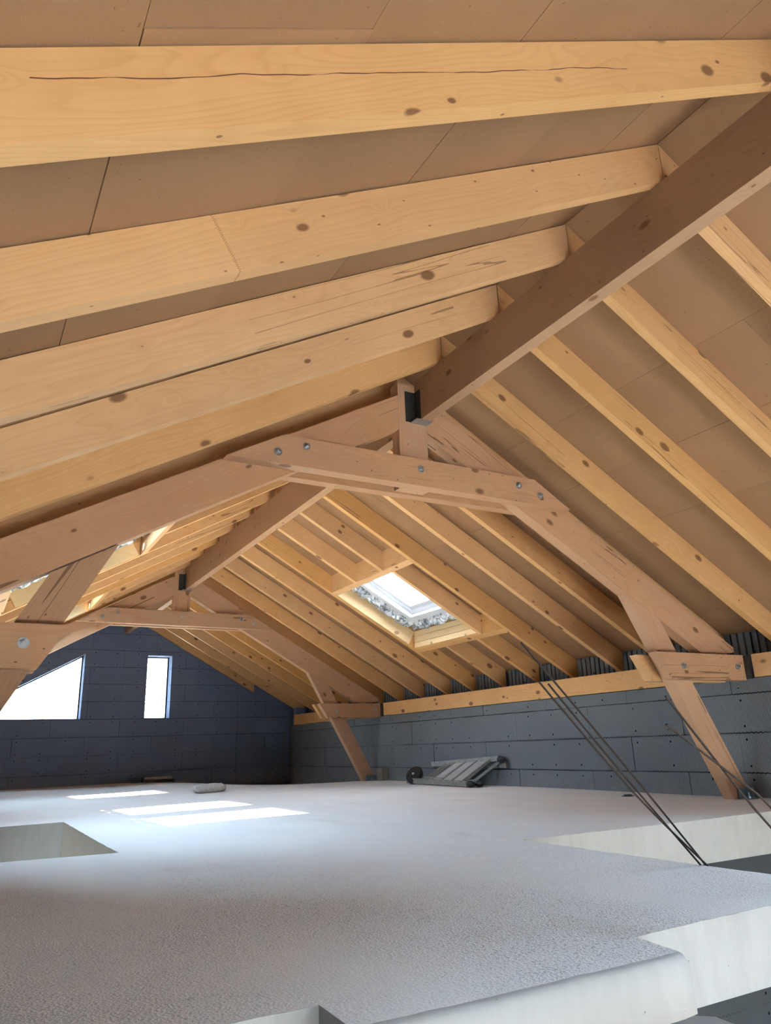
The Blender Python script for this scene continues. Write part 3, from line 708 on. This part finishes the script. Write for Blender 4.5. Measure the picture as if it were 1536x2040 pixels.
# ------------------------------------------------------------------ trusses
def truss(Y, label, n):
    e = empty('roof_truss', 5.28, Y+.3, 0, label=label, cat='roof truss', group='timber trusses')
    T = M['truss']; a0, a1, b0, b1, c0, c1 = Y, Y+.185, Y+.2, Y+.4, Y+.415, Y+.585
    def bolt(par, x, z, y, r=.052):
        bm = bmesh.new(); bm_cyl(bm, W(x, y, z), (0, -1, 0), r*U, .006, 20); bm_cyl(bm, W(x, y, z)+Vector((0, -.006, 0)), (0, -1, 0), r*U*.52, .014, 6)
        bm_cyl(bm, W(x, y, z)+Vector((0, -.02, 0)), (0, -1, 0), r*U*.28, .012, 10); mesh_from(bm, 'bolt', M['zinc'], par)
    # collar: two planks clasping the frame
    cp = [(2.51, 4.446), (8.069, 4.446), (7.386, 4.853), (3.257, 4.853)]
    f = timber_xz('collar_plank', cp, a0, a1, 0, T, e); timber_xz('collar_plank', cp, c0, c1, 0, T, e)
    for x, z in ((3.17, 4.597), (3.563, 4.733), (5.303, 4.70), (7.0575, 4.71), (7.469, 4.60)): bolt(f, x, z, a0)
    # principal rafters in the middle layer
    def pb(x): return (5.47 if x < 5.3 else 5.49)-S*abs(x-5.30)
    def pt(x): return (6.01 if x < 5.3 else 6.09)-S*abs(x-5.30)
    zc = 2.33
    xr = 5.30+(5.49-zc)/S; xt = 5.30+(6.09-zc)/S
    timber_xz('principal_rafter', [(5.575, pb(5.575)), (xr, zc), (xt-.35, zc), (xt-.2, zc+.03), (xt-.2, pt(xt-.2)), (5.575, pt(5.575))], b0, b1, TH, T, e)
    timber_xz('principal_rafter', [(10.60-xt+.2, pt(xt-.2)), (10.60-xt+.2, zc+.03), (10.60-xt+.35, zc), (10.60-xr, zc), (5.095, pb(5.095)), (5.095, pt(5.095))], b0, b1, -TH, T, e)
    # king post
    bm = bmesh.new(); h = (6.10-4.47)*U/2; w = .2375*U; d = .1*U
    bm_prism(bm, [(-h, -w, -d), (h, -w, -d), (h, w, -d), (-h, w, -d)], (0, 0, 1), 0, 2*d)
    mesh_from(bm, 'king_post', T, e, loc=W(5.3355, (b0+b1)/2, (6.10+4.47)/2), rot=(math.pi/2, math.pi/2, 0), bevel=.002)
    # steel hanger of the ridge beam: side plate, flange, seat
    bm = bmesh.new(); bm_box(bm, 5.215, 5.375, b0-.012, b0, 5.50, 5.98); bm_box(bm, 5.370, 5.383, b0-.16, b0, 5.50, 5.98)
    bm_box(bm, 5.56, 5.573, b0-.16, b0, 5.50, 5.98)
    for i in range(9):
        for j in range(2):
            bm_cyl(bm, W(5.26+.07*j, b0-.012, 5.56+.047*i), (0, -1, 0), .0055, .003, 8)
    hg = mesh_from(bm, 'beam_hanger', M['zinc_dark'], e)
    bm = bmesh.new(); bm_box(bm, 5.30, 5.573, b0-.17, b0, 5.488, 5.502); mesh_from(bm, 'seat_plate', M['zinc'], hg)
    # struts down to the slab
    zfr = floor_z(11.2, Y+.3); lean = -math.atan2(1, .567)
    zt_r = 3.17
    st = timber_xz('strut', [(11.138-.567*zfr, zfr), (11.50, zfr), (11.50, zfr+.17), (9.985, pb(9.985)-.004), (9.30, pb(9.30)-.004)], b0, b1, math.pi/2-math.atan(.567), T, e)
    timber_xz('strut', [(.87-.55*(2.32-floor_z(0, Y)), floor_z(0, Y)), (1.375, pb(1.375)-.004), (.70, pb(.70)-.004), (.415-.54*2.2, .1), (-1.0, floor_z(0, Y))], b0, b1, -(math.pi/2-math.atan(.55)), T, e)
    for x, sgn in ((11.46, 1), (-.95, -1)):
        bm = bmesh.new(); zz = floor_z(x, Y)
        x0, x1 = (x-.02, x+.16) if sgn > 0 else (x-.16, x+.02)
        bm_box(bm, min(x0, x1)-.22*(sgn > 0), x1, b0-.03, b0-.01, zz, zz+.17); bm_box(bm, x0-.2*(sgn > 0), x1, b0-.16, b0-.01, zz, zz+.015)
        sh = mesh_from(bm, 'steel_shoe', M['zinc_blue'], e)
        bm = bmesh.new(); bm_cyl(bm, W(x-.08, b0-.09, zz+.015), (0, 0, 1), .016, .012, 6); bm_cyl(bm, W(x-.08, b0-.09, zz), (0, 0, 1), .008, .05, 8); mesh_from(bm, 'bolt', M['zinc'], sh)
    # ties from strut to wall, front and back
    for y0, y1, fr in ((a0, a1, 1), (c0, c1, 0)):
        t = timber_xz('tie_plank', [(9.586, 2.285), (9.86, 1.875), (9.93, 1.862), (11.69, 1.862), (11.69, 2.285)], y0, y1, 0, T if fr else M['spruce'], e)
        t2 = timber_xz('tie_plank', [(-1.1, 1.845), (.62, 1.845), (.66, 1.85), (.93, 2.29), (-1.1, 2.29)], y0, y1, 0, T, e)
        if fr:
            bolt(t, 10.153, 2.076, a0); bolt(t, 11.50, 2.09, a0); bolt(t2, .505, 2.092, a0, .056)
    bm = bmesh.new(); bm_box(bm, XR-.02, XR+.0, Y-.10, Y-.005, 1.88, 2.27)
    for i in range(6): bm_cyl(bm, W(XR-.02, Y-.055, 1.92+.06*i), (-1, 0, 0), .006, .003, 8)
    mesh_from(bm, 'wall_bracket', M['zinc_dark'], e)
    return e
truss(8.2, 'near roof truss of reddish bolted timbers with collar, king post and slanted struts', 0)
truss(21.1, 'far roof truss in front of the dark end wall', 1)

# ------------------------------------------------------------------ reinforcing bars
def bar(pts, label, r=.004):
    cu = bpy.data.curves.new('rebar', 'CURVE'); cu.dimensions = '3D'; cu.bevel_depth = r; cu.bevel_resolution = 2; cu.use_fill_caps = True
    sp = cu.splines.new('NURBS'); base = W(*pts[0]); sp.points.add(len(pts)-1)
    for q, p in zip(sp.points, pts): q.co = tuple(W(*p)-base)+(1,)
    sp.use_endpoint_u = True; sp.order_u = 3
    o = bpy.data.objects.new('rebar', cu); C.objects.link(o); o.location = base; cu.materials.append(M['rust'])
    bpy.context.view_layer.update()
    me = bpy.data.meshes.new_from_object(o); m = bpy.data.objects.new('rebar', me); C.objects.link(m); m.location = base
    bpy.data.objects.remove(o); m.name = 'rebar'
    return tag(m, label, 'steel bar', 'rusty bars leaning over the stair opening')
def mid(a, b_, t, dz=0, dx=0): return tuple(a[i]+(b_[i]-a[i])*t+(dx if i == 0 else dz if i == 2 else 0) for i in range(3))
A0, A1 = (5.52, 4.50, -.06), (3.752, 4.5, 1.729)
bar([A0, mid(A0, A1, .3, .02), mid(A0, A1, .6, .02), A1], 'longest of the three rusty bars rising from the slab edge')
B0, B1 = (5.50, 4.53, -.06), (4.014, 4.53, 1.42)
bar([B0, mid(B0, B1, .3, -.01), mid(B0, B1, .6, -.02), B1], 'middle rusty bar of the three at the slab edge, shortest of them')
D0, D1 = (5.475, 4.46, -.03), (3.86, 4.46, 1.43)
bar([D0, mid(D0, D1, .35, -.06, -.02), mid(D0, D1, .7, -.05), D1], 'lowest rusty bar of the three at the slab edge, a little apart')
bar([(5.47, 3.5, -.04), (4.966, 3.5, .37), (4.60, 3.5, .735), (4.111, 3.5, 1.254)], 'steeper rusty bar crossing the foot of the near strut')
bar([(5.47, 3.46, -.02), (5.01, 3.47, .51), (4.60, 3.48, .75), (4.077, 3.5, 1.074)], 'flatter rusty bar crossing the foot of the near strut')

# ------------------------------------------------------------------ folded ladder lying against the wall
def ladder():
    e = empty('folding_ladder', 11.1, 17, 0, label='mortar-splashed folding aluminium ladder lying against the side wall', cat='ladder')
    lo0, lo1 = Vector((11.10, 18.60, .07)), Vector((10.87, 15.35, .07)); hi0, hi1 = Vector((11.55, 18.0, .48)), Vector((11.58, 15.05, .62))
    def beam(name, p, q, w, h, mat, par, up=(0, 0, 1)):
        d = (q-p); L = d.length*U; d.normalize(); s = d.cross(Vector(up)).normalized(); u = s.cross(d)
        bm = bmesh.new(); m = p*U
        qd = [m+s*a*w*U/2+u*b_*h*U/2 for a, b_ in ((-1, -1), (1, -1), (1, 1), (-1, 1))]
        bm_prism(bm, qd, d, 0, L); return mesh_from(bm, name, mat, par, bevel=.004)
    def L(t, k): a = lo0.lerp(lo1, t); b_ = hi0.lerp(hi1, t); return a.lerp(b_, k)
    beam('rail', lo0, lo1, .09, .13, M['alu_dirty'], e); beam('rail', hi0, hi1, .09, .12, M['alu'], e)
    nrm = (L(.5, 1)-L(.5, 0)).cross(lo1-lo0).normalized()
    beam('rail', lo0.lerp(lo1, .25)-nrm*.0+Vector((.10, 0, .06)), lo1+Vector((.16, -.12, .03)), .07, .1, M['alu'], e)
    beam('rail', hi0.lerp(hi1, .2)+Vector((.05, 0, -.16)), hi1+Vector((.04, -.22, -.16)), .07, .1, M['alu_dirty'], e)
    for t in (.40, .56, .72): 
        a0, a1, b0, b1 = L(t, .08), L(t+.125, .08), L(t+.125, .92), L(t, .92)
        bm = bmesh.new(); bm_prism(bm, [p*U for p in (a0, a1, b1-(b1-b0)*0, b1)][:0] or [a0*U, a1*U, b0*U, b1*U], tuple(nrm), -.006, .006)
        tr = mesh_from(bm, 'tread', M['alu_bright'], e)
        beam('tread_edge', L(t, .05), L(t, .95), .03, .06, M['alu'], tr)
    for t in (.24, .31, .89): beam('rung', L(t, .02), L(t, .98), .06, .05, M['alu_dirty'], e)
    beam('tread', L(.975, .02)+Vector((.06, -.02, 0)), L(.975, .98)+Vector((.03, -.02, -.06)), .12, .05, M['alu'], e)
    for c in (L(.03, .3),):
        bm = bmesh.new(); bm_cyl(bm, c*U-Vector((.03, 0, 0)), (-.75, -.35, .55), .125, .03, 24); bm_cyl(bm, c*U-Vector((.05, 0.01, -.012)), (-.75, -.35, .55), .105, .02, 24)
        h = mesh_from(bm, 'hinge_cap', M['black'], e)
        bm = bmesh.new(); bm_cyl(bm, c*U-Vector((.068, .018, -.026)), (-.75, -.35, .55), .017, .012, 12); mesh_from(bm, 'pin', M['alu_bright'], h)
    for p in (lo1+Vector((-.02, -.05, .0)), hi1+Vector((-.03, -.1, -.02)), lo1+Vector((.16, -.16, .0))):
        bm = bmesh.new(); bmesh.ops.create_icosphere(bm, subdivisions=2, radius=.05); bmesh.ops.scale(bm, vec=(.9, 1.5, .75), verts=bm.verts); bmesh.ops.translate(bm, vec=p*U, verts=bm.verts)
        mesh_from(bm, 'foot_cap', M['black'], e, smooth=True)
ladder()

# ------------------------------------------------------------------ odds and ends on the slab
def lump():
    bm = bmesh.new(); bmesh.ops.create_icosphere(bm, subdivisions=4, radius=1); r = random.Random(2)
    from mathutils import noise as mn
    for v in bm.verts:
        p = v.co.copy(); k = 1+.10*mn.noise(p*3)+.06*mn.noise(p*9)
        f = lambda t, e_: math.copysign(abs(t)**e_, t)
        v.co = Vector((f(p.x, .55)*.215, f(p.y, .8)*.12, f(p.z, .7)*.058+.056))*k
        v.co.z = max(v.co.z, .0)
    z = floor_z(6.02, 20.2)
    o = mesh_from(bm, 'concrete_lump', M['mortar'], loc=W(6.02, 20.2, z-.012), rot=(0, 0, .1), smooth=True); return o
tag(lump(), 'rough grey lump of hardened concrete lying on the slab beyond the sunlit patches', 'lump')
bm = bmesh.new(); bm_cyl(bm, (0, 0, 0), (0, 0, 1), .055, .008, 20); bm_cyl(bm, (0, 0, .008), (0, 0, 1), .035, .01, 16)
tag(mesh_from(bm, 'floor_cap', M['frame_grey'], loc=W(10.87, 10.42, floor_z(10.87, 10.42)-.004)), 'small round dark cap set in the slab near the side wall', 'cap')
zf = floor_z(6.9, 29.6)
e = empty('gutter_length', 6.9, 29.6, zf, label='black channel topped by a pale board at the foot of the dark end wall', cat='channel')
bm = bmesh.new(); bm_box(bm, 6.3, 7.45, 29.5, 29.75, zf-.02, zf+.10); mesh_from(bm, 'channel', M['black'], e, bevel=.006)
bm = bmesh.new(); bm_box(bm, 6.38, 7.38, 29.62, 29.95, zf+.105, zf+.19); mesh_from(bm, 'board', M['offwhite'], e, bevel=.003)
bm = bmesh.new(); bm_box(bm, 5.92, 6.20, 29.55, 29.85, zf-.02, zf+.17); bm_box(bm, 5.95, 6.17, 29.58, 29.82, zf+.17, zf+.19)
tag(mesh_from(bm, 'plastic_box', M['teal'], bevel=.004), 'small teal plastic box beside the black channel at the end wall', 'box')
bm = bmesh.new(); bm_box(bm, 11.45, 11.66, 20.7, 21.02, floor_z(11.5, 21)-.03, floor_z(11.5, 21)+.36)
tag(mesh_from(bm, 'foam_offcut', plain('dusty_block', (.19, .185, .16), .95, 0, .1, 20, .3), bevel=.005), 'pale dusty block standing behind the foot of the far strut', 'block')
# ground outside
bm = bmesh.new(); bm_box(bm, -120, 140, -120, 160, -6.4, -5.95)
tag(mesh_from(bm, 'site_ground', M['ground']), kind='structure')
